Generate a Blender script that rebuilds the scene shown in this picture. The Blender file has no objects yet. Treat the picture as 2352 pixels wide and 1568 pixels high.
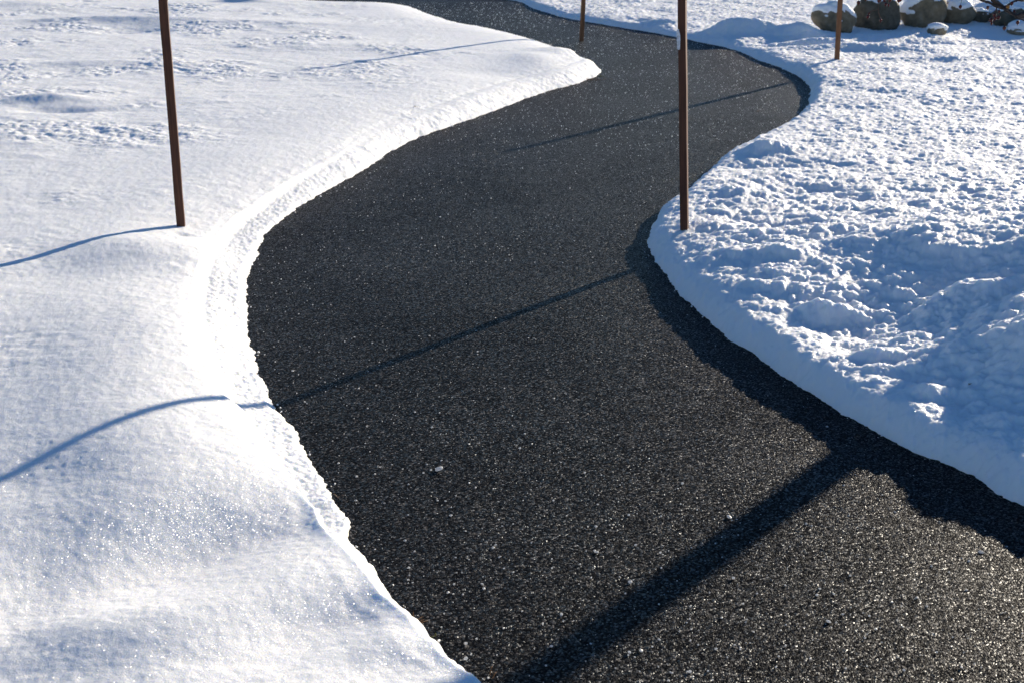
import bpy, bmesh, math, random
import numpy as np
from mathutils import Vector, Matrix, noise as mnoise

sc = bpy.context.scene
C = sc.collection
R = math.radians

# ------------------------------------------------------------------ camera
IW, CY, FPX, HOR = 2352.0, 784.0, 3200.0, -330.0     # measuring frame of the photograph
CAM_H = 1.5
TH = math.atan((CY - HOR) / FPX)                     # downward pitch
cam_d = bpy.data.cameras.new("camera")
cam_d.sensor_width = 36.0
cam_d.lens = 36.0 * FPX / IW
cam_d.clip_start = 0.05
cam_d.clip_end = 2000
cam_d.dof.use_dof = True
cam_d.dof.focus_distance = 4.3
cam_d.dof.aperture_fstop = 9.0
cam = bpy.data.objects.new("camera", cam_d)
cam.location = (0, 0, CAM_H)
cam.rotation_euler = (R(90) - TH, 0, 0)
C.objects.link(cam)
sc.camera = cam

# ------------------------------------------------------------------ sky, sun, exposure
SUN_EL, SUN_AZ = 15.3, 39.0                          # azimuth measured from +Y towards +X
world = bpy.data.worlds.new("World")
sc.world = world
world.use_nodes = True
wt = world.node_tree
sky = wt.nodes.new('ShaderNodeTexSky')
sky.sky_type = 'NISHITA'
sky.sun_disc = False
sky.sun_elevation = R(SUN_EL)
sky.sun_rotation = R(SUN_AZ)
sky.air_density = 1.0
sky.dust_density = 0.0
sky.ozone_density = 6.0
bg = wt.nodes['Background']
bg.inputs['Strength'].default_value = 0.065
wt.links.new(sky.outputs[0], bg.inputs['Color'])
sun_d = bpy.data.lights.new("sun", 'SUN')
sun_d.energy = 4.7
sun_d.angle = R(0.6)
sun_d.color = (1.0, 0.875, 0.70)
sun = bpy.data.objects.new("sun", sun_d)
sdir = Vector((math.sin(R(SUN_AZ)) * math.cos(R(SUN_EL)), math.cos(R(SUN_AZ)) * math.cos(R(SUN_EL)), math.sin(R(SUN_EL))))
sun.rotation_euler = sdir.to_track_quat('Z', 'Y').to_euler()
sun.location = (6, 8, 5)
C.objects.link(sun)
sc.view_settings.view_transform = 'Standard'
sc.view_settings.look = 'None'
sc.view_settings.exposure = 0.9
sc.view_settings.gamma = 1.0
sc.cycles.sample_clamp_indirect = 6.0
sc.cycles.sample_clamp_direct = 7.0
sc.cycles.max_bounces = 8

# ------------------------------------------------------------------ helpers
def at(x, y, z=0.0):
    """where the line of sight of measured point (x, y) meets height z"""
    u = (x - IW / 2) / FPX
    v = (y - CY) / FPX
    down = math.sin(TH) + v * math.cos(TH)
    fwd = math.cos(TH) - v * math.sin(TH)
    t = (CAM_H - z) / down
    return np.array([u * t, fwd * t, z])

def at_y(x, y, Y):
    """where the same line of sight reaches distance Y"""
    u = (x - IW / 2) / FPX
    v = (y - CY) / FPX
    down = math.sin(TH) + v * math.cos(TH)
    fwd = math.cos(TH) - v * math.sin(TH)
    t = Y / fwd
    return np.array([u * t, Y, CAM_H - down * t])

def tag(o, label=None, cat=None, group=None, kind=None):
    if label: o['label'] = label
    if cat: o['category'] = cat
    if group: o['group'] = group
    if kind: o['kind'] = kind
    return o

def mesh_obj(name, verts, faces, mat, parent=None, smooth=True):
    me = bpy.data.meshes.new(name)
    me.from_pydata([tuple(v) for v in verts], [], faces)
    me.update()
    if smooth:
        me.shade_smooth()
    me.materials.append(mat)
    o = bpy.data.objects.new(name, me)
    C.objects.link(o)
    o.parent = parent
    return o

def bm_obj(name, bm, mat, parent=None, smooth=True):
    me = bpy.data.meshes.new(name)
    bm.to_mesh(me); bm.free()
    if smooth: me.shade_smooth()
    me.materials.append(mat)
    o = bpy.data.objects.new(name, me)
    C.objects.link(o)
    o.parent = parent
    return o

def empty(name, loc=(0, 0, 0)):
    o = bpy.data.objects.new(name, None)
    o.empty_display_size = 0.05
    o.location = loc
    C.objects.link(o)
    return o

# numpy noises ------------------------------------------------------
def _hash(ix, iy, seed):
    h = (ix.astype(np.int64) * 374761393 + iy.astype(np.int64) * 668265263 + seed * 1442695041) & 0xffffffff
    h = ((h ^ (h >> 13)) * 1274126177) & 0xffffffff
    h = (h ^ (h >> 16)) & 0xffffffff
    h = (h * 2246822519) & 0xffffffff
    return ((h ^ (h >> 15)) & 0xffffff) / float(0x1000000)

def perlin(x, y, seed=0):
    x = x + 131.7 + seed * 3.31; y = y + 57.3 - seed * 1.77
    ix = np.floor(x); iy = np.floor(y); fx = x - ix; fy = y - iy
    ix = ix.astype(np.int64); iy = iy.astype(np.int64)
    def gr(dx, dy):
        a = _hash(ix + dx, iy + dy, seed) * 2 * np.pi
        return np.cos(a) * (fx - dx) + np.sin(a) * (fy - dy)
    u = fx * fx * fx * (fx * (fx * 6 - 15) + 10); v = fy * fy * fy * (fy * (fy * 6 - 15) + 10)
    a = gr(0, 0) * (1 - u) + gr(1, 0) * u
    b = gr(0, 1) * (1 - u) + gr(1, 1) * u
    return (a * (1 - v) + b * v) * 1.5

def fbm(x, y, oct=3, seed=0, gain=0.5):
    r = 0; a = 1; f = 1
    for k in range(oct):
        r = r + a * perlin(x * f, y * f, seed + 17 * k); a *= gain; f *= 2.03
    return r

def worley(x, y, seed=0):
    ix = np.floor(x).astype(np.int64); iy = np.floor(y).astype(np.int64)
    best = np.full(x.shape, 9.0)
    for dx in (-1, 0, 1):
        for dy in (-1, 0, 1):
            px = ix + dx + _hash(ix + dx, iy + dy, seed); py = iy + dy + _hash(ix + dx, iy + dy, seed + 7)
            best = np.minimum(best, (px - x) ** 2 + (py - y) ** 2)
    return np.sqrt(best)

def sstep(a, b, x):
    t = np.clip((x - a) / (b - a), 0, 1)
    return t * t * (3 - 2 * t)

def catmull(P, n=8):
    P = np.asarray(P, float)
    out = []
    for i in range(len(P) - 1):
        p0 = P[max(i - 1, 0)]; p1 = P[i]; p2 = P[i + 1]; p3 = P[min(i + 2, len(P) - 1)]
        for k in range(n):
            t = k / n
            out.append(0.5 * ((2 * p1) + (-p0 + p2) * t + (2 * p0 - 5 * p1 + 4 * p2 - p3) * t * t + (-p0 + 3 * p1 - 3 * p2 + p3) * t ** 3))
    out.append(P[-1])
    return np.array(out)

# ------------------------------------------------------------------ materials
def new_mat(name):
    m = bpy.data.materials.new(name)
    m.use_nodes = True
    nt = m.node_tree
    nt.nodes.clear()
    out = nt.nodes.new('ShaderNodeOutputMaterial')
    return m, nt, out

def N(nt, t, **kw):
    n = nt.nodes.new(t)
    for k, v in kw.items():
        if k.startswith('i_'):
            n.inputs[k[2:].replace('_', ' ')].default_value = v
        else:
            setattr(n, k, v)
    return n

def L(nt, a, b): nt.links.new(a, b)

def math_node(nt, op, a, b=None, c=None):
    n = nt.nodes.new('ShaderNodeMath'); n.operation = op
    for i, v in enumerate((a, b, c)):
        if v is None: continue
        if isinstance(v, (int, float)): n.inputs[i].default_value = v
        else: L(nt, v, n.inputs[i])
    return n.outputs[0]

def ramp(nt, fac, stops):
    r = nt.nodes.new('ShaderNodeValToRGB')
    e = r.color_ramp.elements
    e[0].position, e[0].color = stops[0][0], (*stops[0][1], 1)
    e[1].position, e[1].color = stops[1][0], (*stops[1][1], 1)
    for p, c in stops[2:]:
        k = e.new(p); k.color = (*c, 1)
    L(nt, fac, r.inputs[0])
    return r.outputs[0]

def facet_normal(nt, coord, scale, amount, base=None):
    """normal tilted at random in every Voronoi cell: crystals and stone facets"""
    v = N(nt, 'ShaderNodeTexVoronoi'); v.inputs['Scale'].default_value = scale
    L(nt, coord, v.inputs['Vector'])
    sub = N(nt, 'ShaderNodeVectorMath', operation='SUBTRACT'); L(nt, v.outputs['Color'], sub.inputs[0]); sub.inputs[1].default_value = (.5, .5, .5)
    sca = N(nt, 'ShaderNodeVectorMath', operation='SCALE'); L(nt, sub.outputs[0], sca.inputs[0]); sca.inputs['Scale'].default_value = amount
    add = N(nt, 'ShaderNodeVectorMath', operation='ADD'); L(nt, sca.outputs[0], add.inputs[0])
    if base is None:
        g = N(nt, 'ShaderNodeNewGeometry'); L(nt, g.outputs['Normal'], add.inputs[1])
    else:
        L(nt, base, add.inputs[1])
    nrm = N(nt, 'ShaderNodeVectorMath', operation='NORMALIZE'); L(nt, add.outputs[0], nrm.inputs[0])
    return nrm.outputs[0], v

def snow_material(name='snow'):
    m, nt, out = new_mat(name)
    tc = N(nt, 'ShaderNodeTexCoord')
    co = tc.outputs['Object']
    n1 = N(nt, 'ShaderNodeTexNoise', i_Scale=260.0, i_Detail=3.0, i_Roughness=0.65); L(nt, co, n1.inputs['Vector'])
    n2 = N(nt, 'ShaderNodeTexNoise', i_Scale=70.0, i_Detail=3.0, i_Roughness=0.6); L(nt, co, n2.inputs['Vector'])
    h = math_node(nt, 'ADD', math_node(nt, 'MULTIPLY', n1.outputs['Fac'], 0.0026), math_node(nt, 'MULTIPLY', n2.outputs['Fac'], 0.0013))
    bump = N(nt, 'ShaderNodeBump', i_Strength=0.8, i_Distance=1.0); L(nt, h, bump.inputs['Height'])
    p = N(nt, 'ShaderNodeBsdfPrincipled')
    p.inputs['Base Color'].default_value = (0.90, 0.92, 0.95, 1)
    p.inputs['Roughness'].default_value = 0.75
    p.inputs['Specular IOR Level'].default_value = 0.15
    p.inputs['Subsurface Weight'].default_value = 0.8
    p.inputs['Subsurface Radius'].default_value = (1.0, 1.1, 1.4)
    p.inputs['Subsurface Scale'].default_value = 0.018
    L(nt, bump.outputs[0], p.inputs['Normal'])
    nrm, vor = facet_normal(nt, co, 560.0, 1.5)
    g = N(nt, 'ShaderNodeBsdfAnisotropic'); g.inputs['Roughness'].default_value = 0.3
    g.inputs['Color'].default_value = (0.95, 0.97, 1, 1)
    L(nt, nrm, g.inputs['Normal'])
    mix = N(nt, 'ShaderNodeMixShader'); mix.inputs[0].default_value = 0.05
    L(nt, p.outputs[0], mix.inputs[1]); L(nt, g.outputs[0], mix.inputs[2])
    L(nt, mix.outputs[0], out.inputs['Surface'])
    return m

def asphalt_material():
    m, nt, out = new_mat('asphalt')
    tc = N(nt, 'ShaderNodeTexCoord'); co = tc.outputs['Object']
    # stones about 5 mm across
    warp = N(nt, 'ShaderNodeTexNoise', i_Scale=90.0, i_Detail=1.0); L(nt, co, warp.inputs['Vector'])
    wm = N(nt, 'ShaderNodeVectorMath', operation='MULTIPLY_ADD'); L(nt, warp.outputs['Color'], wm.inputs[0]); wm.inputs[1].default_value = (.004, .004, .004); L(nt, co, wm.inputs[2])
    v = N(nt, 'ShaderNodeTexVoronoi', i_Scale=230.0); L(nt, wm.outputs[0], v.inputs['Vector'])
    v2 = N(nt, 'ShaderNodeTexVoronoi', i_Scale=330.0); L(nt, wm.outputs[0], v2.inputs['Vector'])
    sep = N(nt, 'ShaderNodeSeparateColor'); L(nt, v.outputs['Color'], sep.inputs[0])
    big = N(nt, 'ShaderNodeTexNoise', i_Scale=1.3, i_Detail=4.0, i_Roughness=0.6); L(nt, co, big.inputs['Vector'])
    col = ramp(nt, sep.outputs[0], [(0.0, (.004, .0042, .005)), (0.55, (.0075, .0078, .009)), (0.8, (.014, .014, .015)), (0.93, (.035, .032, .031)), (0.985, (.11, .105, .105))])
    mulc = N(nt, 'ShaderNodeMix', data_type='RGBA', blend_type='MULTIPLY'); mulc.inputs[0].default_value = 1.0
    L(nt, col, mulc.inputs[6])
    bigc = ramp(nt, big.outputs['Fac'], [(0.3, (.78, .78, .8)), (0.7, (1.18, 1.15, 1.12))])
    L(nt, bigc, mulc.inputs[7])
    # height: domes with random level
    dome = math_node(nt, 'MULTIPLY', math_node(nt, 'SUBTRACT', 0.7, v.outputs['Distance']), 0.0018)
    lev = math_node(nt, 'MULTIPLY', sep.outputs[1], 0.0014)
    fine = math_node(nt, 'MULTIPLY', v2.outputs['Distance'], -0.0008)
    hh = math_node(nt, 'ADD', math_node(nt, 'ADD', dome, lev), fine)
    bump = N(nt, 'ShaderNodeBump', i_Strength=1.0, i_Distance=1.0); L(nt, hh, bump.inputs['Height'])
    sub = N(nt, 'ShaderNodeVectorMath', operation='SUBTRACT'); L(nt, v.outputs['Color'], sub.inputs[0]); sub.inputs[1].default_value = (.5, .5, .5)
    sca = N(nt, 'ShaderNodeVectorMath', operation='SCALE'); L(nt, sub.outputs[0], sca.inputs[0]); sca.inputs['Scale'].default_value = 0.42
    add = N(nt, 'ShaderNodeVectorMath', operation='ADD'); L(nt, sca.outputs[0], add.inputs[0]); L(nt, bump.outputs[0], add.inputs[1])
    nrm = N(nt, 'ShaderNodeVectorMath', operation='NORMALIZE'); L(nt, add.outputs[0], nrm.inputs[0])
    p = N(nt, 'ShaderNodeBsdfPrincipled')
    L(nt, mulc.outputs[2], p.inputs['Base Color'])
    rr = N(nt, 'ShaderNodeMapRange'); L(nt, sep.outputs[2], rr.inputs[0]); rr.inputs[3].default_value = 0.26; rr.inputs[4].default_value = 0.48
    L(nt, rr.outputs[0], p.inputs['Roughness'])
    p.inputs['Specular Tint'].default_value = (.80, .91, 1, 1)
    sp = N(nt, 'ShaderNodeMapRange'); L(nt, sep.outputs[1], sp.inputs[0]); sp.inputs[1].default_value = .72; sp.inputs[2].default_value = .80; sp.inputs[3].default_value = 0.02; sp.inputs[4].default_value = 0.26; L(nt, sp.outputs[0], p.inputs['Specular IOR Level'])
    L(nt, nrm.outputs[0], p.inputs['Normal'])
    # dusty or tarry stones that do not shine at all, between the shiny ones
    d = N(nt, 'ShaderNodeBsdfDiffuse'); L(nt, mulc.outputs[2], d.inputs['Color']); L(nt, bump.outputs[0], d.inputs['Normal'])
    sh_ = N(nt, 'ShaderNodeMapRange'); L(nt, sep.outputs[0], sh_.inputs[0]); sh_.inputs[1].default_value = .25; sh_.inputs[2].default_value = .75; sh_.inputs[3].default_value = 0.62; sh_.inputs[4].default_value = 1.0
    mx = N(nt, 'ShaderNodeMixShader'); bg_ = N(nt, 'ShaderNodeMapRange'); L(nt, big.outputs['Fac'], bg_.inputs[0]); bg_.inputs[1].default_value = .35; bg_.inputs[2].default_value = .65; bg_.inputs[3].default_value = .80; bg_.inputs[4].default_value = 1.0; L(nt, math_node(nt, 'MULTIPLY', sh_.outputs[0], bg_.outputs[0]), mx.inputs[0]); L(nt, d.outputs[0], mx.inputs[1]); L(nt, p.outputs[0], mx.inputs[2])
    L(nt, mx.outputs[0], out.inputs['Surface'])
    return m

def salt_material():
    m, nt, out = new_mat('wet_salt_crystal')
    tc = N(nt, 'ShaderNodeTexCoord')
    n = N(nt, 'ShaderNodeTexNoise', i_Scale=4.0, i_Detail=2.0); L(nt, tc.outputs['Object'], n.inputs['Vector'])
    cc = ramp(nt, n.outputs['Fac'], [(0.3, (.72, .74, .76)), (0.7, (.92, .93, .94))])
    d = N(nt, 'ShaderNodeBsdfDiffuse'); L(nt, cc, d.inputs['Color'])
    t = N(nt, 'ShaderNodeBsdfTranslucent'); L(nt, cc, t.inputs['Color'])
    g = N(nt, 'ShaderNodeBsdfAnisotropic'); g.inputs['Roughness'].default_value = .3
    a = N(nt, 'ShaderNodeMixShader'); a.inputs[0].default_value = .65; L(nt, d.outputs[0], a.inputs[1]); L(nt, t.outputs[0], a.inputs[2])
    b = N(nt, 'ShaderNodeMixShader'); b.inputs[0].default_value = .08; L(nt, a.outputs[0], b.inputs[1]); L(nt, g.outputs[0], b.inputs[2])
    L(nt, b.outputs[0], out.inputs['Surface'])
    return m

def simple_mat(name, col, rough=0.6, spec=0.4, trans=0.0, sss=0.0, ior=1.45):
    m, nt, out = new_mat(name)
    tc = N(nt, 'ShaderNodeTexCoord')
    n = N(nt, 'ShaderNodeTexNoise', i_Scale=120.0, i_Detail=3.0); L(nt, tc.outputs['Object'], n.inputs['Vector'])
    c2 = tuple(min(1, c * 1.3) for c in col); c1 = tuple(c * 0.75 for c in col)
    cc = ramp(nt, n.outputs['Fac'], [(0.35, c1), (0.65, c2)])
    p = N(nt, 'ShaderNodeBsdfPrincipled'); L(nt, cc, p.inputs['Base Color'])
    p.inputs['Roughness'].default_value = rough; p.inputs['Specular IOR Level'].default_value = spec
    p.inputs['Transmission Weight'].default_value = trans; p.inputs['IOR'].default_value = ior
    if sss:
        p.inputs['Subsurface Weight'].default_value = sss; p.inputs['Subsurface Scale'].default_value = 0.003
    L(nt, p.outputs[0], out.inputs['Surface'])
    return m

def wood_material(name, dark, light, rough=0.7):
    m, nt, out = new_mat(name)
    tc = N(nt, 'ShaderNodeTexCoord')
    mp = N(nt, 'ShaderNodeMapping'); mp.inputs['Scale'].default_value = (160, 160, 5); L(nt, tc.outputs['Object'], mp.inputs['Vector'])
    n = N(nt, 'ShaderNodeTexNoise', i_Scale=1.0, i_Detail=5.0, i_Roughness=0.65, i_Distortion=0.6); L(nt, mp.outputs[0], n.inputs['Vector'])
    n2 = N(nt, 'ShaderNodeTexNoise', i_Scale=9.0, i_Detail=3.0); L(nt, tc.outputs['Object'], n2.inputs['Vector'])
    f = math_node(nt, 'ADD', math_node(nt, 'MULTIPLY', n.outputs['Fac'], 0.7), math_node(nt, 'MULTIPLY', n2.outputs['Fac'], 0.3))
    cc = ramp(nt, f, [(0.34, dark), (0.66, light)])
    b = N(nt, 'ShaderNodeBump', i_Strength=0.5, i_Distance=0.001); L(nt, n.outputs['Fac'], b.inputs['Height'])
    p = N(nt, 'ShaderNodeBsdfPrincipled'); L(nt, cc, p.inputs['Base Color'])
    p.inputs['Roughness'].default_value = rough; p.inputs['Specular IOR Level'].default_value = 0.35
    L(nt, b.outputs[0], p.inputs['Normal']); L(nt, p.outputs[0], out.inputs['Surface'])
    return m

def rock_material(name, dark, light):
    m, nt, out = new_mat(name)
    tc = N(nt, 'ShaderNodeTexCoord')
    n = N(nt, 'ShaderNodeTexNoise', i_Scale=14.0, i_Detail=7.0, i_Roughness=0.65); L(nt, tc.outputs['Object'], n.inputs['Vector'])
    n2 = N(nt, 'ShaderNodeTexVoronoi', i_Scale=55.0); L(nt, tc.outputs['Object'], n2.inputs['Vector'])
    cc = ramp(nt, n.outputs['Fac'], [(0.3, dark), (0.7, light), (0.5, tuple((a + b) / 2 * f for a, b, f in zip(dark, light, (1.05, 1, .85))))])
    b = N(nt, 'ShaderNodeBump', i_Strength=0.6, i_Distance=0.02); L(nt, n.outputs['Fac'], b.inputs['Height'])
    p = N(nt, 'ShaderNodeBsdfPrincipled'); L(nt, cc, p.inputs['Base Color'])
    p.inputs['Roughness'].default_value = 0.8; p.inputs['Specular IOR Level'].default_value = 0.3
    L(nt, b.outputs[0], p.inputs['Normal']); L(nt, p.outputs[0], out.inputs['Surface'])
    return m

SNOW = snow_material()
ASPH = asphalt_material()

# ------------------------------------------------------------------ the path outline (traced, laid on the ground plane)
def P2(lst):
    return [at(*p)[:2] for p in lst]

left_px = [(1075, 1568), (1010, 1490), (940, 1425), (872, 1345), (838, 1290), (803, 1235), (800, 1188), (768, 1140), (728, 1085), (700, 1030),
           (660, 966), (632, 940), (605, 880), (583, 810), (568, 745), (565, 690), (572, 630), (590, 585), (612, 542), (662, 498),
           (740, 443), (840, 388), (950, 322), (1100, 268), (1240, 216), (1330, 192), (1374, 172), (1379, 160)]
left_far = [(1350, 122, .10), (1300, 97, .11), (1230, 75, .11), (1130, 52, .11), (1060, 40, .11), (1000, 22, .11), (920, 0, .11)]
left_w = [np.array(p) for p in [(3.9, -1.2), (2.4, -.25), (1.2, .75), (.5, 1.55)]] + P2(left_px) + P2(left_far) + [np.array(p) for p in [(-2.2, 15.0), (-4.5, 17.0), (-8.0, 19.2), (-13.5, 21.6)]]
right_px = [(2352, 1165, 0), (2240, 1100, 0), (2100, 1040, 0), (1960, 965, 0), (1870, 905, 0), (1790, 855, 0), (1690, 785, 0), (1600, 715, 0),
            (1548, 660, 0), (1508, 600, 0), (1492, 545, 0), (1500, 500, .02), (1530, 455, .05), (1562, 425, .08), (1600, 388, .09), (1640, 350, .09), (1668, 330, .09), (1700, 317, .09),
            (1760, 288, .09), (1812, 258, .09), (1850, 236, .06), (1863, 218, .01), (1858, 200, 0), (1840, 180, 0), (1800, 160, 0), (1740, 137, 0), (1680, 113, 0),
            (1600, 96, 0), (1500, 76, 0), (1400, 60, 0), (1300, 42, 0), (1225, 20, 0), (1170, 0, 0)]
right_w = [np.array(p) for p in [(6.0, .6), (4.2, 1.15), (2.6, 1.95), (1.7, 2.55)]] + P2(right_px) + [np.array(p) for p in [(-.9, 16.3), (-3.2, 18.6), (-7.0, 21.0), (-13.5, 23.4)]]
LE = catmull(left_w, 7)
RE = catmull(right_w, 7)

# width of the thin shelf of snow left of the path, by distance along the edge
def arclen(P):
    return np.concatenate([[0], np.cumsum(np.hypot(*(P[1:] - P[:-1]).T))])
LS = arclen(LE)
def s_of(px, py):
    p = at(px, py)[:2]
    return LS[np.argmin(np.hypot(*(LE - p).T))]
shelf_s = [0, s_of(1075, 1568), s_of(872, 1345), s_of(806, 1232), s_of(768, 1140), s_of(700, 1030), s_of(632, 940), s_of(568, 745),
           s_of(590, 585), s_of(662, 498), s_of(740, 443), s_of(840, 388), s_of(1100, 268), s_of(1330, 192), s_of(1379, 160), s_of(1230, 78), LS[-1]]
shelf_w = [.05, .045, .045, .06, .095, .125, .135, .165, .150, .135, .13, .14, .20, .22, .12, .10, .10]
# 1 = step with a shelf, 0 = rounded bank
shelf_k = [0, 0, .25, .8, 1, 1, 1, 1, 1, .9, .6, .3, 0, 0, 0, 0, 0]

# distance fields on a regular grid
GX0, GX1, GY0, GY1, GD = -14.0, 9.0, -2.5, 24.0, 0.045
gx = np.arange(GX0, GX1, GD); gy = np.arange(GY0, GY1, GD)
GXX, GYY = np.meshgrid(gx, gy)
def dist_field(P, arc=None):
    best = np.full(GXX.shape, 1e9, dtype=np.float32); S = np.zeros(GXX.shape, dtype=np.float32)
    for i in range(len(P) - 1):
        a = P[i]; d = P[i + 1] - a; l2 = max(d @ d, 1e-12)
        t = np.clip(((GXX - a[0]) * d[0] + (GYY - a[1]) * d[1]) / l2, 0, 1)
        q = (GXX - a[0] - t * d[0]) ** 2 + (GYY - a[1] - t * d[1]) ** 2
        k = q < best
        best[k] = q[k]
        if arc is not None: S[k] = (arc[i] + t * math.sqrt(l2))[k]
    return np.sqrt(best), S
def inside(poly):
    c = np.zeros(GXX.shape, bool)
    n = len(poly)
    for i in range(n):
        x1, y1 = poly[i]; x2, y2 = poly[(i + 1) % n]
        if y1 == y2: continue
        k = ((y1 > GYY) != (y2 > GYY)) & (GXX < (x2 - x1) * (GYY - y1) / (y2 - y1) + x1)
        c ^= k
    return c
dLf, SLf = dist_field(LE, LS)
dRf, _ = dist_field(RE)
inP = inside(np.concatenate([LE, RE[::-1]]))
DLs = np.where(inP, -dLf, dLf)        # signed: positive in the snow
DRs = np.where(inP, -dRf, dRf)
OUT = np.where(inP, -1, 1) * np.minimum(dLf, dRf)

def samp(F, X, Y, nearest=False):
    fx = np.clip((X - GX0) / GD, 0, len(gx) - 1.001); fy = np.clip((Y - GY0) / GD, 0, len(gy) - 1.001)
    if nearest:
        return F[np.rint(fy).astype(int), np.rint(fx).astype(int)]
    ix = fx.astype(int); iy = fy.astype(int); u = fx - ix; v = fy - iy
    return F[iy, ix] * (1 - u) * (1 - v) + F[iy, ix + 1] * u * (1 - v) + F[iy + 1, ix] * (1 - u) * v + F[iy + 1, ix + 1] * u * v

# ------------------------------------------------------------------ snow relief
# soft mounds and hollows: (px, py, z used for placing, height, half-length, half-width, turn in degrees)
mounds_right = [
    (1572, 528, .12, -.012, .030, .030, 0),
    (2400, 575, .2, .125, .58, .36, 4), (2480, 500, .2, .10, .8, .5, 0), (2560, 700, .2, .16, .45, .35, 0), (2520, 850, .1, .145, .40, .20, -10), (2150, 940, .08, -.035, .35, .10, -22), (1990, 770, .05, -.045, .30, .16, -8), (2040, 520, .2, .03, .30, .22, 10),  # includes unseen mounds past the right edge, added to shade this bank
    (2240, 880, .05, -.055, .52, .32, 5), (2330, 700, .08, -.06, .30, .22, 0), (2000, 690, .1, -.035, .30, .22, 20),
    (2230, 622, .22, .050, .20, .075, 38), (2350, 640, .2, .055, .16, .05, 25),
    (1700, 575, .12, .014, .20, .05, -14), (1800, 592, .12, .024, .12, .05, -25),
    (1790, 650, .12, .026, .20, .055, -22), (1900, 694, .12, .050, .10, .045, -10),
    (1730, 705, .1, -.020, .12, .05, -25), (1850, 770, .1, -.035, .20, .08, -30),
    (2010, 803, .1, .045, .085, .035, 5), (1965, 832, .1, .035, .09, .03, 0), (2128, 888, .1, .050, .05, .035, 0), (2118, 920, .1, .04, .05, .03, 0),
    (2300, 955, .1, .045, .11, .05, 8), (1990, 900, .1, -.03, .2, .05, -30), (2200, 1000, .1, -.03, .25, .06, -25),
    (1740, 345, .1, .06, .22, .06, 8), (1740, 372, .1, -.03, .25, .08, 0), (1690, 440, .1, .02, .22, .05, -8), (1850, 430, .1, -.03, .3, .12, 15),
    # far side of the bend
    (1700, 34, .22, .14, .52, .15, 2), (1840, 50, .18, .09, .18, .12, 0), (1730, 66, .08, -.05, .5, .14, 0),
    (1830, 77, .14, .095, .42, .10, 3), (1990, 90, .14, .06, .6, .12, -6), (1810, 104, .05, -.085, .34, .16, -8),
    (1470, 30, .15, .065, .40, .09, -6), (1500, 46, .06, -.03, .35, .10, -8), (2200, 120, .13, .035, .8, .10, 0), (2500, 22, .15, .42, 1.0, .23, 0), (2200, 94, .05, -.06, 1.0, .20, 0), (2480, 66, .2, .16, .40, .25, 0),  # berm behind boulders and mound past right edge added to cast shade
    (2300, 78, .05, -.06, .6, .3, 0), (1890, 190, .1, -.05, .12, .2, 0),
]
mounds_left = [
    (416, 521, .12, -.012, .030, .030, 0), (420, 700, .12, .035, .28, .50, 0), (350, 820, .12, .030, .30, .42, 0), (430, 1000, .12, .030, .26, .34, -14),
    (455, 1220, .08, -.058, .32, .14, 40), (300, 1360, .06, -.034, .38, .18, 40), (150, 1480, .06, -.012, .4, .2, 40), (735, 1410, .08, -.030, .18, .10, 35), (640, 1510, .07, -.022, .20, .12, 35), (915, 1540, .08, -.018, .14, .08, 35), (930, 1440, .1, .010, .08, .05, 35),
    (60, 1090, .1, -.012, .16, .12, 0), (250, 1400, .1, .03, .22, .14, 10), (60, 1300, .1, -.015, .1, .2, 0),
    (400, 560, .12, .035, .35, .22, 10), (140, 600, .12, -.02, .3, .3, 0),
    (1300, 112, .12, .045, .22, .22, 0), (1230, 130, .12, .03, .2, .3, 0), (1120, 165, .1, -.018, .3, .22, 10),
    (560, 10, .1, .05, .22, .10, 0), (300, 75, .1, -.04, .30, .22, 0), (270, 52, .12, .045, .8, .15, 0), (110, 240, .1, .045, .25, .10, 5), (140, 268, .08, -.03, .22, .08, 0),
    (250, 150, .12, .03, .7, .16, 4), (600, 60, .1, .03, .9, .3, -6), (60, 20, .1, .03, .5, .3, 0), (720, 110, .1, .02, .8, .25, 5),
]
def add_mounds(Z, X, Y, L_):
    for px, py, z, h, a, b, ang in L_:
        c = at(px, py, z)
        t = R(ang)
        k = np.nonzero((np.abs(X - c[0]) < 3 * max(a, b)) & (np.abs(Y - c[1]) < 3 * max(a, b)))[0]
        if not len(k): continue
        x = X[k] - c[0]; y = Y[k] - c[1]
        u = x * math.cos(t) + y * math.sin(t)
        v = -x * math.sin(t) + y * math.cos(t)
        Z[k] += h * np.exp(-((u / a) ** 2 + (v / b) ** 2))
    return Z

def clumps(X, Y, seed):
    """rounded crumbs of snow heaped on each other"""
    w1 = fbm(X * 5, Y * 5, 2, seed + 3) * .03
    a = np.exp(-3.2 * worley((X + w1) * 17, (Y - w1) * 20, seed) ** 2)
    b = np.exp(-3.2 * worley((X - w1) * 44, (Y + w1) * 44, seed + 1) ** 2)
    return a, b

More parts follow.
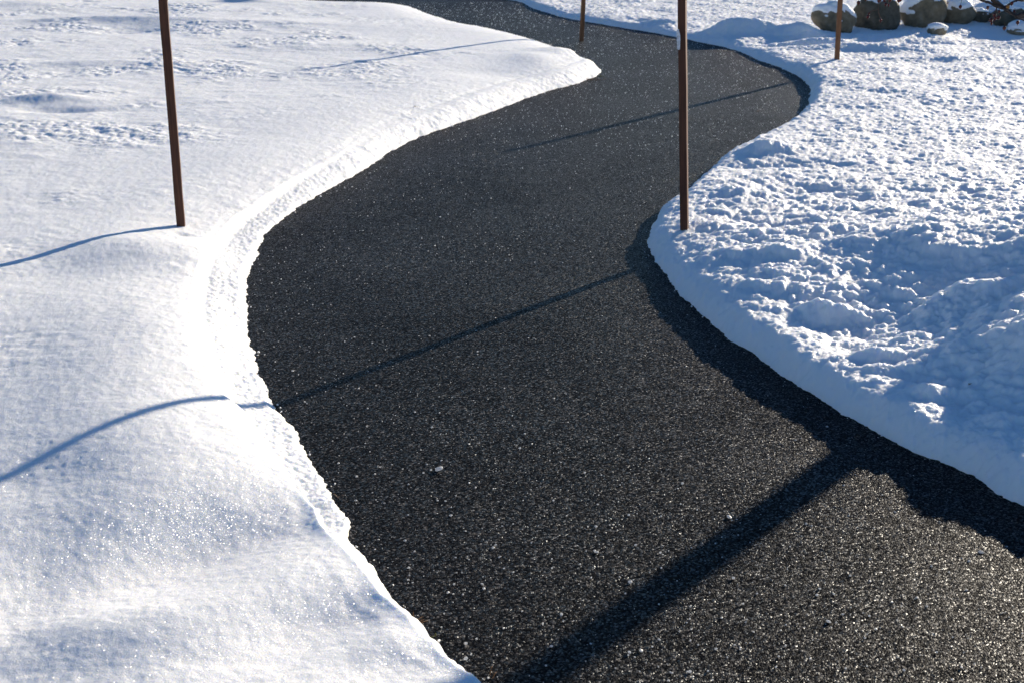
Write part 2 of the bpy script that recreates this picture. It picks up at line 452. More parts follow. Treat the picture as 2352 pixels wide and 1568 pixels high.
def height_left(X, Y, dL, sL):
    rag = fbm(X * 9, Y * 9, 4, 5, .6)
    rag2 = fbm(X * 45, Y * 45, 2, 8, .6)
    w = np.interp(sL, shelf_s, shelf_w); kk = np.interp(sL, shelf_s, shelf_k)
    d = dL + rag * .010 + rag2 * .0025
    t = np.clip(d / w, 0, 1.0)
    tj = np.clip((dL + rag * .004) / w, 0, 1.4)
    shelf = .016 * sstep(0, .20, t) + .004 * t + .0030 * rag2 * sstep(0, .2, t) * (1 - sstep(.85, 1.05, tj)) + .036 * sstep(.82, 1.14, tj) * sstep(0, .02, d)
    bank = .074 * np.sin(t * np.pi / 2) ** 1.1
    z = shelf * kk + bank * (1 - kk) + .018 * kk * sstep(.0, .45, d - w)
    dc = np.clip(d - w * (1 - sstep(.25, .9, d)), 0, None)
    low = 1 - sstep(2.6, 4.8, Y)
    z = z + .036 * (1 - np.exp(-dc / .19)) * sstep(0, .06, dc) - (.010 + .042 * low + .022 * (1 - sstep(2.3, 3.3, Y))) * sstep(.05, 1.35, dc)
    z += .008 * np.clip(-X, -.5, 4) * sstep(5.5, 8, Y) * sstep(0, .45, d)
    soft = sstep(0, .13, d)
    z = z + soft * add_mounds(np.zeros_like(z), X, Y, mounds_left)
    lump = .22 + .78 * sstep(.45, 1.5, dc + .35 * fbm(X * 1.1, Y * 1.1, 2, 31))
    patch = sstep(-.25, .55, fbm(X * 1.3, Y * 1.3, 3, 77))
    a, b = clumps(X, Y, 40)
    z += sstep(0, .3, dc) * (fbm(X * .9, Y * .9, 2, 60) * .006)
    z += soft * lump * (.35 + .65 * patch) * (fbm(X * 5, Y * 7, 3, 61, .45) * .0085 + a * .0075 * patch + b * .0024 * patch)
    z += (fbm(X * 46, Y * 46, 2, 62, .6) * .0006 + fbm(X * 19, Y * 17, 2, 63) * .0009) * sstep(0, .02, dL)
    return np.where(d < 0, np.maximum(d * 1.3, -.045), z)

def height_right(X, Y, dR):
    rag = fbm(X * 9, Y * 9, 4, 5, .6)
    rag2 = fbm(X * 45, Y * 45, 2, 8, .6)
    dr = dR + rag * .008 + rag2 * .0035 + fbm(X * 2.4, Y * 2.4, 2, 9) * .014
    hw = .077 + fbm(X * 3, Y * 3, 2, 19) * .012 - .034 * sstep(9.9, 10.8, Y)
    z = fbm(X * 20, Y * 20, 3, 20, .65) * .0055 * sstep(0, .03, dr) + hw * np.clip(1 - (1 - np.clip(dr / .080, 0, 1)) ** 2.0, 0, 1) + .014 * sstep(.03, .16, dr)
    m = add_mounds(np.zeros_like(z), X, Y, mounds_right)
    z = z + m * sstep(.05, .26, dr)
    z += sstep(.05, .4, dr) * fbm(X * 1.0, Y * 1.0, 2, 70) * .005
    near = 1 - sstep(8.6, 10.5, Y)
    a, b = clumps(X, Y, 50)
    pr = sstep(-.5, .4, fbm(X * 1.7, Y * 1.7, 2, 78))
    near = near * (.28 + .72 * (1 - sstep(5.8, 7.0, Y)) + .25 * sstep(.7, 1.3, X) * (1 - sstep(5.6, 6.4, Y)))
    rough = sstep(.03, .30, dr) * (.18 + .82 * near)
    z += rough * (fbm(X * 4.5, Y * 7, 2, 71, .45) * .012 + a * .013 * (.5 + .5 * pr) + b * .0045)
    z += fbm(X * 60, Y * 60, 2, 72, .6) * .0008 * sstep(0, .02, dr)
    return np.where(dr < 0, np.maximum(dr * 1.6, -.045), z)

def height(X, Y):
    """snow surface; below zero on the path"""
    dL = samp(DLs, X, Y); dR = samp(DRs, X, Y); sL = samp(SLf, X, Y)
    left = samp(dLf, X, Y) < samp(dRf, X, Y)
    z = np.empty(X.shape)
    z[left] = height_left(X[left], Y[left], dL[left], sL[left])
    r = ~left
    z[r] = height_right(X[r], Y[r], dR[r])
    far = np.hypot(X, Y)
    return z + sstep(14, 60, far) * (.6 + .5 * fbm(X * .05, Y * .05, 3, 90))

# polar sheets of ground centred under the viewer, fine where the place is seen close
def polar(az, rad):
    A, Rr = np.meshgrid(az, rad)
    return Rr * np.sin(A), Rr * np.cos(A)
az_d = np.radians(np.linspace(-26, 30, 1560))
az = np.concatenate([np.radians(np.arange(-180, -26, 1.6)), az_d, np.radians(np.arange(31, 180, 1.6))])
rad = [0.15]
while rad[-1] < 600:
    r = rad[-1]
    if r < 1.75: s = .05
    elif r < 16: s = min(max(r * r / 1.5 * .00056, .0016), .0118)
    else: s = (r - 16) * .09 + .017
    rad.append(r + s)
rad = np.array(rad)
XX, YY = polar(az, rad)
ZZ = height(XX.ravel(), YY.ravel()).reshape(XX.shape)
DLX = samp(DLs, XX, YY)
nr, na = XX.shape

def grid_object(name, keep, Z, mat, zoff=0.0):
    """keep: boolean per cell; columns wrap round"""
    i, j = np.nonzero(keep)
    j2 = (j + 1) % na
    q = np.stack([i * na + j, (i) * na + j2, (i + 1) * na + j2, (i + 1) * na + j], 1)
    used, inv = np.unique(q.ravel(), return_inverse=True)
    co = np.stack([XX.ravel()[used], YY.ravel()[used], Z.ravel()[used] + zoff], 1).astype(np.float32)
    me = bpy.data.meshes.new(name)
    me.vertices.add(len(co)); me.vertices.foreach_set('co', co.ravel())
    nf = len(q)
    me.loops.add(nf * 4); me.loops.foreach_set('vertex_index', inv.astype(np.int32).ravel()[::1])
    me.polygons.add(nf)
    me.polygons.foreach_set('loop_start', np.arange(0, nf * 4, 4, dtype=np.int32))
    me.polygons.foreach_set('loop_total', np.full(nf, 4, dtype=np.int32))
    me.update(calc_edges=True)
    me.validate()
    me.flip_normals() if me.polygons[0].normal.z < 0 else None
    me.shade_smooth()
    me.materials.append(mat)
    o = bpy.data.objects.new(name, me)
    C.objects.link(o)
    return o

def cellmax(F):
    Fw = np.concatenate([F, F[:, :1]], 1)
    return np.maximum(np.maximum(Fw[:-1, :-1], Fw[1:, :-1]), np.maximum(Fw[:-1, 1:], Fw[1:, 1:]))
above = cellmax(ZZ) > -.035
ow = np.where(samp(dLf, XX[:-1], YY[:-1]) < samp(dRf, XX[:-1], YY[:-1]), -1, 1)
snow_a = grid_object('snow_ground', above & (ow < 0), ZZ, SNOW)
tag(snow_a, kind='structure')
snow_b = grid_object('snow_ground', above & (ow > 0), ZZ, SNOW)
tag(snow_b, kind='structure')
inner = -samp(OUT, XX, YY)
pz = fbm(XX * .8, YY * .8, 2, 11) * .003 + fbm(XX * 6, YY * 6, 2, 12) * .0006
pk = (cellmax(inner) > -.12)
path = grid_object('path', pk, pz, ASPH)
tag(path, kind='structure')

def ground_z(x, y):
    return float(height(np.array([x], float), np.array([y], float))[0])

# ------------------------------------------------------------------ wooden stakes
WOOD_DARK = wood_material('weathered_red_brown_wood', (.040, .014, .008), (.125, .045, .022))
WOOD_PALE = wood_material('bare_orange_wood', (.13, .055, .024), (.30, .14, .065))

def stake(base_px, up_px, z0, size, turn, top_h, mat, label, seed):
    b = at(*base_px, z0)
    b[2] = ground_z(b[0], b[1])
    for _ in range(8):
        b = at(*base_px, b[2]); b[2] = .5 * b[2] + .5 * ground_z(b[0], b[1])
    u = at_y(*up_px, b[1])
    d = Vector(u - b).normalized()
    d *= 1.0 / d.z
    rnd = random.Random(seed)
    bm = bmesh.new()
    n = 14
    rings = []
    sx, sy = size[0] / 2, size[1] / 2
    c = .0022
    prof = [(-sx + c, -sy), (sx - c, -sy), (sx, -sy + c), (sx, sy - c), (sx - c, sy), (-sx + c, sy), (-sx, sy - c), (-sx, -sy + c)]
    rot = Matrix.Rotation(R(turn), 3, 'Z')
    for k in range(n + 1):
        z = -.30 + (top_h + .30) * k / n
        ox, oy = rnd.uniform(-.0007, .0007), rnd.uniform(-.0007, .0007)
        ring = []
        for (x, y) in prof:
            f = 1.0 if z > -.05 else max(.12, 1 + (z + .05) * 3.2)
            v = rot @ Vector((x * f, y * f, 0))
            ring.append(bm.verts.new((d.x * z + v.x + ox, d.y * z + v.y + oy, z)))
        rings.append(ring)
    for k in range(n):
        for q in range(8):
            bm.faces.new((rings[k][q], rings[k][(q + 1) % 8], rings[k + 1][(q + 1) % 8], rings[k + 1][q]))
    bm.faces.new(rings[-1]); bm.faces.new(rings[0][::-1])
    o = bm_obj('wooden_stake', bm, mat, smooth=False)
    o.location = b
    tag(o, label, 'stake', 'wooden stakes marking the edges of the path')
    return o, b, d, rot

s1, b1, d1, _ = stake((416, 519), (374, 0), .13, (.033, .033), 8, 1.22, WOOD_DARK, 'leaning dark brown wooden stake in the smooth snow left of the path', 1)
s2, b2, d2, rot2 = stake((1572, 527), (1567, 0), .12, (.030, .034), -17, 1.20, WOOD_DARK, 'near upright dark stake with a white scrap stuck on it', 2)
s3, b3, d3, _ = stake((1335, 107), (1340, 0), .12, (.034, .034), 9, 1.06, WOOD_PALE, 'orange wooden stake on the tip of the snow spit at the bend', 3)
s4, b4, d4, _ = stake((1922, 137), (1930, 0), .12, (.036, .034), -10, .96, WOOD_PALE, 'orange wooden stake in front of the snow-capped boulders', 4)
# the white scrap stuck to the near stake
tp = at_y(1556, 92, b2[1] - .02)
bm = bmesh.new()
pr = [(-.30, 1.0), (.2, 1.12), (.55, .7), (.75, .35), (.8, -1.0), (.35, -1.05), (.0, -.95), (-.12, -.3), (-.22, .2), (-.34, .55)]
fr = [bm.verts.new((x * .014, -.0025 + .0015 * math.sin(i * 2.1), z * .036)) for i, (x, z) in enumerate(pr)]
bk = [bm.verts.new((x * .014, .0015 + .0015 * math.sin(i * 2.1), z * .036)) for i, (x, z) in enumerate(pr)]
bm.faces.new(fr); bm.faces.new(bk[::-1])
for i in range(len(pr)):
    bm.faces.new((fr[i], bk[i], bk[(i + 1) % len(pr)], fr[(i + 1) % len(pr)]))
bmesh.ops.recalc_face_normals(bm, faces=bm.faces)
PAPER = simple_mat('white_scrap', (.62, .64, .68), .6, .3)
scrap = bm_obj('paper_scrap', bm, PAPER, s2, smooth=False)
scrap.location = Vector(tp) - Vector(b2)
scrap['label'] = 'torn white paper scrap stuck on the left side of the stake'

# ------------------------------------------------------------------ boulders behind the bend
ROCK_A = rock_material('grey_green_rock', (.085, .076, .055), (.24, .205, .155))
ROCK_B = rock_material('dark_mossy_rock', (.04, .038, .030), (.14, .125, .10))
ROCK_C = rock_material('tan_granite', (.13, .11, .08), (.30, .26, .20))

def boulder(x0, x1, ytop, ybot, mat, label, seed, deep=.85, cap=True, sink=.05, shape=(0, 0, 0), capz=.35, lean=0.0):
    gz = .15
    for _ in range(5):
        base = at((x0 + x1) / 2, ybot, gz); gz = .5 * gz + .5 * ground_z(base[0], base[1])
    dist = base[1] / (math.cos(TH) - ((ybot - CY) / FPX) * math.sin(TH))
    wdt = (x1 - x0) / FPX * dist
    top = at_y((x0 + x1) / 2, ytop, base[1] + wdt * .35)
    hgt = max(top[2] - base[2], .06) + sink
    bm = bmesh.new()
    bmesh.ops.create_icosphere(bm, subdivisions=5, radius=1.0)
    off = Vector((seed * 3.7, seed * 1.9, seed * 5.1))
    for v in bm.verts:
        p = v.co.copy()
        n1 = mnoise.noise(p * .9 + off); n2 = mnoise.noise(p * 2.1 + off * 2); n3 = mnoise.noise(p * 6 + off)
        # squarish boulder
        q = Vector([math.copysign(abs(c) ** 1.02, c) for c in p])
        q *= 1 + .26 * n1 + .10 * n2 + .015 * n3
        q.x += shape[0] * q.z; q.z += shape[1] * q.x
        v.co = Vector((q.x * wdt / 2, q.y * wdt / 2 * deep, q.z * hgt / 2))
    bm.normal_update()
    root = empty('boulder', (base[0], base[1] + wdt * deep * .30, min(base[2], ground_z(base[0], base[1] + wdt * deep * .30)) - sink + hgt / 2))
    if cap:
        bc = bm.copy()
        bc.normal_update()
        dead = []
        for v in bc.verts:
            n = v.normal
            s = n.z + .14 * mnoise.noise(v.co * 16 + off) + .10 * mnoise.noise(v.co * 40 + off) + .12 * (v.co.y / wdt) - lean * v.co.x / wdt - .07
            th_ = max(-.006, min(.022, (s - capz) * .07))
            v.co += n * th_
            if s < capz - .12: dead.append(v)
        bmesh.ops.delete(bc, geom=dead, context='VERTS')
        bm_obj('rock', bm, mat, root)
        bm_obj('snow_cap', bc, SNOW, root)
    else:
        bm_obj('rock', bm, mat, root)
    tag(root, label, 'boulder', 'boulders lined up beyond the bend')
    return root

boulder(1872, 1962, 2, 72, ROCK_A, 'grey-green boulder behind the farthest right stake, leftmost of the row', 1, shape=(-.18, 0, 0), capz=.42)
boulder(1968, 2070, -12, 68, ROCK_B, 'round dark boulder with snow patches, under the hanging berries', 2, shape=(0, 0, 0), capz=.66, lean=-.3)
boulder(2074, 2184, -18, 62, ROCK_A, 'largest olive-grey boulder with snow on its left half', 3, shape=(.05, 0, 0), capz=.50, lean=.9)
boulder(2168, 2242, 2, 54, ROCK_A, 'small grey boulder right of the largest one, under thick snow', 4, capz=.42, lean=.3)
boulder(2222, 2292, 4, 28, ROCK_B, 'low flat boulder farther back, left of the berry twigs', 5, deep=.6, cap=True, capz=.7)
boulder(2286, 2375, 14, 60, ROCK_B, 'dark boulder behind the cluster of red berries', 6, capz=.75)
boulder(2296, 2400, -14, 24, ROCK_A, 'grey boulder farthest back at the right, behind the twigs', 7, capz=.7)
boulder(2132, 2176, 58, 79, ROCK_C, 'small tan stone half buried in the snow before the others', 8, sink=.05, capz=.35)
boulder(2326, 2420, 48, 76, ROCK_C, 'tan stone at the right side, nearest of the row', 9, sink=.06, capz=.3)

# ------------------------------------------------------------------ crabapple tree at the right (trunk throws the wide shadow)
BARK = wood_material('dark_bark', (.022, .015, .012), (.075, .050, .040), .55)
BERRY = simple_mat('red_brown_berry', (.085, .010, .008), .22, .5, sss=.25)
BERRY_OLD = simple_mat('amber_berry', (.42, .17, .03), .3, .5, sss=.3)
STEM = simple_mat('berry_stem', (.13, .06, .035), .5, .4)

def tube(bm, pts, rads, seg=7):
    """tapered tube through pts"""
    pts = [Vector(p) for p in pts]
    rings = []
    prev = None
    for i, p in enumerate(pts):
        t = (pts[min(i + 1, len(pts) - 1)] - pts[max(i - 1, 0)]).normalized()
        if prev is None:
            a = Vector((0, 0, 1)) if abs(t.z) < .8 else Vector((1, 0, 0))
            u = t.cross(a).normalized()
        else:
            u = (prev - t * prev.dot(t)).normalized()
        prev = u
        w = t.cross(u)
        rings.append([bm.verts.new(p + (u * math.cos(2 * math.pi * k / seg) + w * math.sin(2 * math.pi * k / seg)) * rads[i]) for k in range(seg)])
    for i in range(len(rings) - 1):
        for k in range(seg):
            bm.faces.new((rings[i][k], rings[i][(k + 1) % seg], rings[i + 1][(k + 1) % seg], rings[i + 1][k]))
    bm.faces.new(rings[0][::-1]); bm.faces.new(rings[-1])

def wob(a, b, n, amp, rnd):
    a, b = Vector(a), Vector(b)
    out = [a]
    for i in range(1, n):
        out.append(a.lerp(b, i / n) + Vector([rnd.uniform(-amp, amp) for _ in range(3)]))
    out.append(b)
    return out

rnd = random.Random(11)
sh = at(1872, 1112)[:2]                               # where its shadow first crosses the path
back = np.array([math.sin(R(SUN_AZ)), math.cos(R(SUN_AZ))])
tx, ty = sh + back * 3.3
tz = ground_z(tx, ty) - .08
tree = empty('crabapple_tree', (tx, ty, tz))
tag(tree, 'bare crabapple tree with dark wet twigs and red berries hanging in at the upper right', 'tree')
T0 = Vector((tx, ty, tz))
bm = bmesh.new()
tp_ = [Vector((0, 0, 0)), Vector((.005, 0, .15)), Vector((.01, .01, .4)), Vector((.0, .02, .65)), Vector((-.01, .0, .95)), Vector((.0, .01, 1.18)), Vector((.01, .0, 1.36))]
tube(bm, tp_, [.092, .068, .061, .058, .056, .056, .064], 18)
for v in bm.verts: v.co += v.co.normalized() * mnoise.noise(v.co * 9) * .006
bm_obj('trunk', bm, BARK, tree)
limb_tips = []
fork = Vector((.01, 0, 1.32))
for (dx, dy, dz, r0) in [(-.55, -.75, .75, .045), (.5, .3, 1.1, .05), (-.3, .6, 1.2, .045), (.4, -.7, .9, .04), (-.95, -.55, .45, .032), (.0, .0, 1.5, .05), (-.25, -.95, .38, .028)]:
    bm = bmesh.new()
    e = fork + Vector((dx, dy, dz))
    pts = wob(fork - Vector((0, 0, .04)), e, 7, .035, rnd)
    tube(bm, pts, [r0 * (1 - .75 * i / 7) for i in range(8)], 10)
    for k in range(2, 8):
        for q in range(3):
            dirv = Vector((rnd.uniform(-1, 1), rnd.uniform(-1, 1), rnd.uniform(-.15, .9))).normalized()
            l = rnd.uniform(.25, .6)
            p2 = wob(pts[k], pts[k] + dirv * l, 5, .02, rnd)
            tube(bm, p2, [.009 * (1 - .8 * i / 5) + .001 for i in range(6)], 5)
            for w_ in range(3):
                s_ = p2[rnd.randint(1, 5)]
                dv = (dirv + Vector([rnd.uniform(-.8, .8) for _ in range(3)])).normalized()
                tube(bm, wob(s_, s_ + dv * rnd.uniform(.08, .22), 3, .008, rnd), [.0035, .003, .002, .0012], 4)
    bm_obj('limb', bm, BARK, tree)
    limb_tips.append(pts)

# the twigs that reach into the view, at their own distance
DY = 3.55
def tw(px, py, dy=0.0):
    return Vector(at_y(px, py, DY + dy)) - T0
reach = limb_tips[4][-2]
hub_a = tw(2400, 20)
bm = bmesh.new()
tube(bm, wob(reach, hub_a, 6, .02, rnd), [.012, .0115, .011, .010, .0095, .009, .0085], 8)
hub_b = tw(2420, -60, .05)
tube(bm, wob(reach + Vector((.02, 0, .02)), hub_b, 6, .02, rnd), [.011, .010, .0095, .009, .008, .0075, .007], 8)
def twig(pix, rads, dy=0.0):
    pts = [tw(x, y, dy + .01 * math.sin(i * 1.7)) for i, (x, y) in enumerate(pix)]
    # finer, slightly knobbly
    fine = catmull([tuple(p) for p in pts], 5)
    rr = np.interp(np.linspace(0, 1, len(fine)), np.linspace(0, 1, len(rads)), rads)
    tube(bm, [Vector(p) + Vector([rnd.uniform(-.0007, .0007) for _ in range(3)]) for p in fine], [r * rnd.uniform(.85, 1.2) for r in rr], 7)
twig([(2400, 20), (2372, 34), (2352, 40), (2330, 34), (2309, 22), (2297, 17), (2289, 15), (2270, 6), (2251, 0), (2225, -14)], [.0075, .0050, .0042, .0036, .0030, .0018])
twig([(2420, -60), (2340, -50), (2290, -20), (2281, 0), (2291, 8), (2303, 17), (2311, 22)], [.007, .006, .0062, .0058, .0048, .0035])
twig([(2303, 17), (2312, 15), (2325, 6), (2340, 1), (2356, 3), (2380, 0)], [.0030, .0032, .0028, .0030, .0034], .01)
twig([(2400, 20), (2368, 26), (2345, 34), (2332, 38)], [.008, .0062, .005, .0035], -.01)
twig([(2311, 22), (2322, 30), (2336, 42), (2352, 48), (2368, 56)], [.0022, .0016, .0018, .0020], -.02)
twig([(2420, -60), (2300, -62), (2200, -42), (2120, -26), (2060, -18), (1990, -14)], [.006, .005, .0042, .0035, .0028, .0018], .03)
twig([(2289, 16), (2288, 23), (2286, 30)], [.0018, .0014, .0012], -.01)
twig([(2250, 0), (2240, -4), (2231, -10)], [.0018, .0014, .0010])
bm_obj('twigs', bm, BARK, tree)

def berry(px, py, size=.0088, mat=None, stem=None, dy=0.0, tilt=0.0):
    c = tw(px, py, dy)
    bmb = bmesh.new()
    bmesh.ops.create_uvsphere(bmb, u_segments=14, v_segments=10, radius=size / 2)
    o_ = Vector((px * .13, py * .7, 3))
    for v in bmb.verts:
        v.co *= 1 + .05 * mnoise.noise(v.co * 500 + o_)
        v.co.z *= 1.12
        v.co += Vector((0, 0, 0))
    # withered calyx at the lower end
    bmesh.ops.create_cone(bmb, segments=6, radius1=.0012, radius2=.0006, depth=.0028, matrix=Matrix.Translation((0, 0, -size * .60)))
    o = bm_obj('berry', bmb, mat or BERRY, tree)
    o.location = c
    o.rotation_euler = (tilt, tilt * .7, 0)
    if stem:
        s = tw(stem[0], stem[1], dy)
        bms = bmesh.new()
        mid = c.lerp(s, .5) + Vector((rnd.uniform(-.003, .003), 0, rnd.uniform(-.002, .002)))
        tube(bms, [c - c + Vector((0, 0, size * .5)), mid - c, s - c], [.00055, .00045, .0007], 5)
        bm_obj('stem', bms, STEM, o)
        bpy.context.view_layer.update()
        o.children[0].matrix_parent_inverse = Matrix.Identity(4)
    return o

def cpx(cx, cy): return ((cx / 5.227 + 2050) * .9408, cy * .18)
for cx, cy, sz, st in [(240, 38, .0090, (232, -60)), (335, -8, .0075, (330, -90)), (505, 8, .0105, (500, -90)), (570, 8, .0075, (560, -90)), (588, 60, .0082, (600, -70)),
                       (625, 70, .0058, (640, -60)), (642, 8, .0075, (650, -80)), (755, 10, .0090, (740, -90)), (780, 0, .0070, (790, -90)),
                       (360, 218, .0085, (410, 140)), (374, 178, .0060, (400, 140)), (525, 262, .0080, (500, 165)), (1540, 90, .0085, (1566, -60)),
                       (1380, 40, .0030, (1392, -40)), (1890, 100, .0078, (1950, 70)), (2195, 48, .0085, (2170, 20)), (2225, 158, .0080, (2235, 110)),
                       (1978, 192, .0088, (2010, 130)), (2028, 226, .0090, (2018, 130)), (1985, 236, .0080, (2010, 130)), (1932, 262, .0105, (1990, 150)),
                       (1938, 304, .0062, (1990, 160)), (2102, 362, .0092, (2100, 290)), (2272, 290, .0090, (2290, 250)), (2035, 150, .0070, (2050, 110))]:
    berry(*cpx(cx, cy), sz, None, cpx(*st), dy=rnd.uniform(-.012, .012))
berry(*cpx(2145, 95), .0095, BERRY_OLD, cpx(2160, 60), dy=-.01)
# long drooping stems of the left clusters
bm = bmesh.new()
def st(pxs, r):
    tube(bm, [tw(*cpx(*p)) for p in pxs], [r] * len(pxs), 5)
st([(495, 10), (490, 60), (497, 120), (492, 165), (506, 200), (518, 240)], .0006)
st([(470, 130), (430, 138), (400, 150), (380, 172)], .0006)
st([(490, 120), (470, 130)], .0006)
st([(500, -90), (498, 10)], .0008)
bm_obj('stems', bm, STEM, tree)

# ------------------------------------------------------------------ grains of road salt and ice on the path
SALT = salt_material()
rs = np.random.RandomState(4)
LEd, REd = LE, RE
def on_path(x, y):
    return float(samp(OUT, np.array([x]), np.array([y]))[0]) < -.03

def crystal_mesh(seed, flat=.6):
    bm = bmesh.new()
    bmesh.ops.create_icosphere(bm, subdivisions=2, radius=.5)
    r = random.Random(seed)
    for v in bm.verts:
        v.co *= 1 + .28 * mnoise.noise(v.co * 2.2 + Vector((seed * 4.1, 0, 0)))
        v.co.z *= flat
    me = bpy.data.meshes.new('salt_grain')
    bm.to_mesh(me); bm.free()
    me.materials.append(SALT)
    return me
protos = [crystal_mesh(i, .5 + .1 * (i % 4)) for i in range(8)]

def grain(px, py, size, k, label, name='salt_grain', cat='salt grain', group='salt grains scattered on the path', turn=0, stretch=1.0):
    p = at(px, py)
    o = bpy.data.objects.new(name, protos[k % 8])
    o.scale = (size * stretch, size, size)
    o.location = (p[0], p[1], size * .22)
    o.rotation_euler = (rs.uniform(-.3, .3), rs.uniform(-.3, .3), turn)
    C.objects.link(o)
    tag(o, label, cat, group)
    return o
for i, (px, py, s_, lab, stc) in enumerate([
        (1008, 1079, .020, 'largest white ice chunk, alone left of the middle of the path', 1.15),
        (1675, 1188, .0105, 'oval ice chunk lit beside the wide trunk shadow', 1.3),
        (2254, 1269, .0095, 'oval ice chunk in the dark shade at the right', 1.4),
        (2226, 1289, .0065, 'small bright ice chunk at the shadow edge at the right', 1.0),
        (1903, 1428, .0095, 'angular ice chunk in the lower right of the path', 1.2),
        (1070, 1513, .0085, 'ice chunk at the bottom of the path near the left snow', 1.3),
        (1447, 1337, .0080, 'ice chunk above the end of the wide shadow', 1.3),
        (1070, 1478, .0070, 'pale ice chunk just above the bottom left one', 1.1),
        (1371, 1268, .0070, 'white ice chunk in the middle of the lower path', 1.3)]):
    grain(px, py, s_, i, lab, 'ice_chunk', 'ice chunk', None, rs.uniform(0, 3), stc)
n = 0
tries = 0
while n < 290 and tries < 20000:
    tries += 1
    px, py = rs.uniform(560, 2352), rs.uniform(420, 1568) ** 1.0
    p = at(px, py)
    if not on_path(p[0], p[1]): continue
    near_w = (py / 1568.0)
    if rs.uniform() > near_w: continue
    grain(px, py, float(np.clip(.0043 * math.exp(rs.normal(0, .28)), .0030, .0075)), rs.randint(8),
          'tiny white salt grain lying on the dark path', turn=rs.uniform(0, 6.28))
    n += 1
# the finest grains, beyond counting
base_v = np.array([v.co[:] for v in protos[0].vertices]); 
ico = bmesh.new(); bmesh.ops.create_icosphere(ico, subdivisions=1, radius=.5)
iv = np.array([v.co[:] for v in ico.verts]); ifc = np.array([[v.index for v in f.verts] for f in ico.faces]); ico.free()
K = 9000
vx = rs.uniform(-3, 3.2, K * 6); vy = rs.uniform(2.0, 15.5, K * 6)
ok = samp(OUT, vx, vy) < -.02
vx, vy = vx[ok][:K], vy[ok][:K]
sz = np.clip(.0022 * np.exp(rs.normal(0, .40, len(vx))), .001, .0052) * (1 + .13 * np.clip(vy - 5, 0, 10))
V = iv[None] * sz[:, None, None] * rs.uniform(.6, 1.3, (len(vx), 1, 3)) + np.stack([vx, vy, sz * .25], 1)[:, None, :]
F = (ifc[None] + (np.arange(len(vx)) * len(iv))[:, None, None]).reshape(-1, 3)
me = bpy.data.meshes.new('salt_dust')
V = V.reshape(-1, 3).astype(np.float32)
me.vertices.add(len(V)); me.vertices.foreach_set('co', V.ravel())
me.loops.add(F.size); me.loops.foreach_set('vertex_index', F.astype(np.int32).ravel())
me.polygons.add(len(F)); me.polygons.foreach_set('loop_start', np.arange(0, F.size, 3, dtype=np.int32)); me.polygons.foreach_set('loop_total', np.full(len(F), 3, dtype=np.int32))
me.update(calc_edges=True); me.materials.append(SALT)
o = bpy.data.objects.new('salt_dust', me); C.objects.link(o)
tag(o, 'fine white salt dust speckled over the whole path', 'salt', None, 'stuff')

# crumbs of snow fallen off the banks
K = 60000
vx = rs.uniform(-3.2, 4, K * 5); vy = rs.uniform(1.9, 15.5, K * 5)
dl_ = samp(dLf, vx, vy); dr_ = samp(dRf, vx, vy)
inn = samp(OUT, vx, vy) < 0
near_l = inn & (rs.exponential(.007, K * 5) > dl_); near_r = inn & (rs.exponential(.009, K * 5) > dr_)
ok = near_l | near_r
vx, vy = vx[ok], vy[ok]
sz = np.clip(.0042 * np.exp(rs.normal(0, .45, len(vx))), .0015, .012)
V = iv[None] * sz[:, None, None] * rs.uniform(.6, 1.3, (len(vx), len(iv), 1)) + np.stack([vx, vy, sz * .3], 1)[:, None, :]
F = (ifc[None] + (np.arange(len(vx)) * len(iv))[:, None, None]).reshape(-1, 3)
me = bpy.data.meshes.new('snow_crumbs')
V = V.reshape(-1, 3).astype(np.float32)
me.vertices.add(len(V)); me.vertices.foreach_set('co', V.ravel())
me.loops.add(F.size); me.loops.foreach_set('vertex_index', F.astype(np.int32).ravel())
me.polygons.add(len(F)); me.polygons.foreach_set('loop_start', np.arange(0, F.size, 3, dtype=np.int32)); me.polygons.foreach_set('loop_total', np.full(len(F), 3, dtype=np.int32))
me.update(calc_edges=True); me.materials.append(SNOW)
o = bpy.data.objects.new('snow_crumbs', me); C.objects.link(o)
tag(o, 'loose crumbs of snow along both edges of the path', 'snow crumbs', None, 'stuff')
print('crumbs', len(vx))

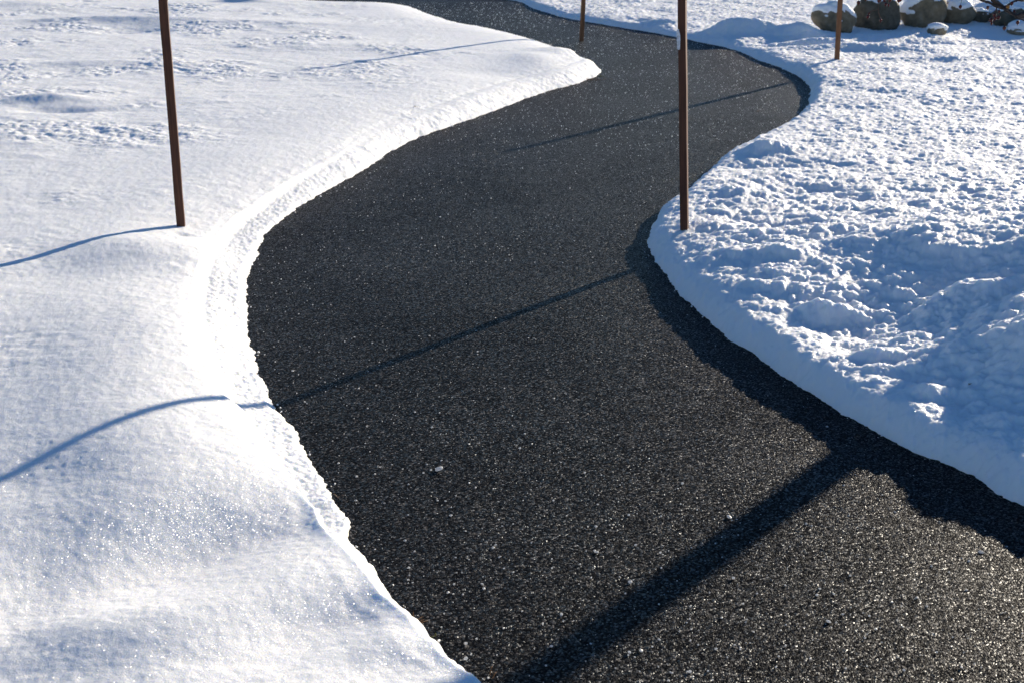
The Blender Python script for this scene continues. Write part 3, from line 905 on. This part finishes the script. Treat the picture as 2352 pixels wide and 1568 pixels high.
# ------------------------------------------------------------------ dry grass and litter
GRASS = simple_mat('dry_brown_grass', (.16, .085, .035), .6, .3)
GRASS_G = simple_mat('olive_grass', (.10, .11, .03), .6, .3)
def tuft(px, py, n_, ln, spread, mat, label, z=0.0, lean=(0, 0), name='grass_tuft', cat='grass tuft', group=None, ground=None):
    p = at(px, py, z)
    bm = bmesh.new()
    for _ in range(n_):
        bx, by = rnd.gauss(0, spread[0]), rnd.gauss(0, spread[1])
        a = rnd.uniform(0, 6.28); l = ln * rnd.uniform(.5, 1.2); up = rnd.uniform(.15, .8)
        d_ = Vector((math.cos(a) + lean[0], math.sin(a) + lean[1], up)).normalized()
        sd = d_.cross(Vector((0, 0, 1))).normalized() * .0011
        p0 = Vector((bx, by, 0)); p1 = p0 + d_ * l * .55; p2 = p0 + d_ * l + Vector((0, 0, -l * .25))
        th3 = Vector((0, 0, .0005))
        vs = [bm.verts.new(q) for q in (p0 - sd, p0 + sd, p1 + sd * .8, p1 - sd * .8, p2)]
        wv = [bm.verts.new(q.co + th3) for q in vs]
        bm.faces.new(vs[:4][::-1]); bm.faces.new((vs[3], vs[2], vs[4])[::-1]); bm.faces.new(wv[:4]); bm.faces.new((wv[3], wv[2], wv[4]))
        for a_, b_ in ((0, 1), (1, 2), (2, 4), (4, 3), (3, 0)):
            bm.faces.new((vs[a_], vs[b_], wv[b_], wv[a_]))
    o = bm_obj(name, bm, mat, smooth=False)
    o.location = p if ground is None else (p[0], p[1], ground)
    tag(o, label, cat, group)
    return o
G = 'dry grass poking out along the snow edge'
tuft(1352, 184, 130, .030, (.055, .018), GRASS, 'brown dead grass under the tip of the snow spit', lean=(.4, -.7), group=G)
tuft(1378, 176, 30, .022, (.015, .010), GRASS_G, 'olive green sprig right of the brown grass at the spit tip', lean=(.3, -.3), group=G)
tuft(1305, 198, 26, .020, (.03, .008), GRASS_G, 'short green blades left of the brown grass at the spit tip', lean=(0, -.5), group=G)
tuft(1570, 415, 24, .020, (.05, .02), GRASS_G, 'moss and blades by the right snow behind the near stake', lean=(-.4, .3), group=G)
tuft(962, 1428, 5, .030, (.008, .008), GRASS, 'brown blades at the left snow edge near the bottom', lean=(.9, .2), group=G)
tuft(985, 1462, 4, .028, (.010, .008), GRASS_G, 'thin olive blades below the brown ones at the left edge', lean=(.9, .2), group=G)
tuft(775, 1142, 4, .018, (.006, .004), GRASS, 'tiny straw stub at the left snow edge, halfway down', lean=(.3, .2), group=G)
tuft(1130, 1555, 3, .030, (.006, .006), GRASS, 'straw lying at the bottom of the path', lean=(.6, .6), group=G)
gl = at(953, 238, .11)
tuft(953, 238, 5, .030, (.006, .004), GRASS, 'curled dry seed head lying on the snow left of the bend', z=.11, name='seed_head', cat='dry seed head', ground=ground_z(gl[0], gl[1]) + .002)
gl = at(2224, 896, .08)
tuft(2224, 896, 5, .010, (.003, .003), GRASS, 'tiny brown bud scale on the shaded right snow', z=.08, name='bud_scale', cat='plant litter', ground=ground_z(gl[0], gl[1]) + .003)
gl = at(1742, 258, 0)
tuft(1742, 258, 6, .016, (.006, .004), GRASS, 'crumb of dark leaf on the path inside the far bend', name='leaf_crumb', cat='leaf', ground=.004)
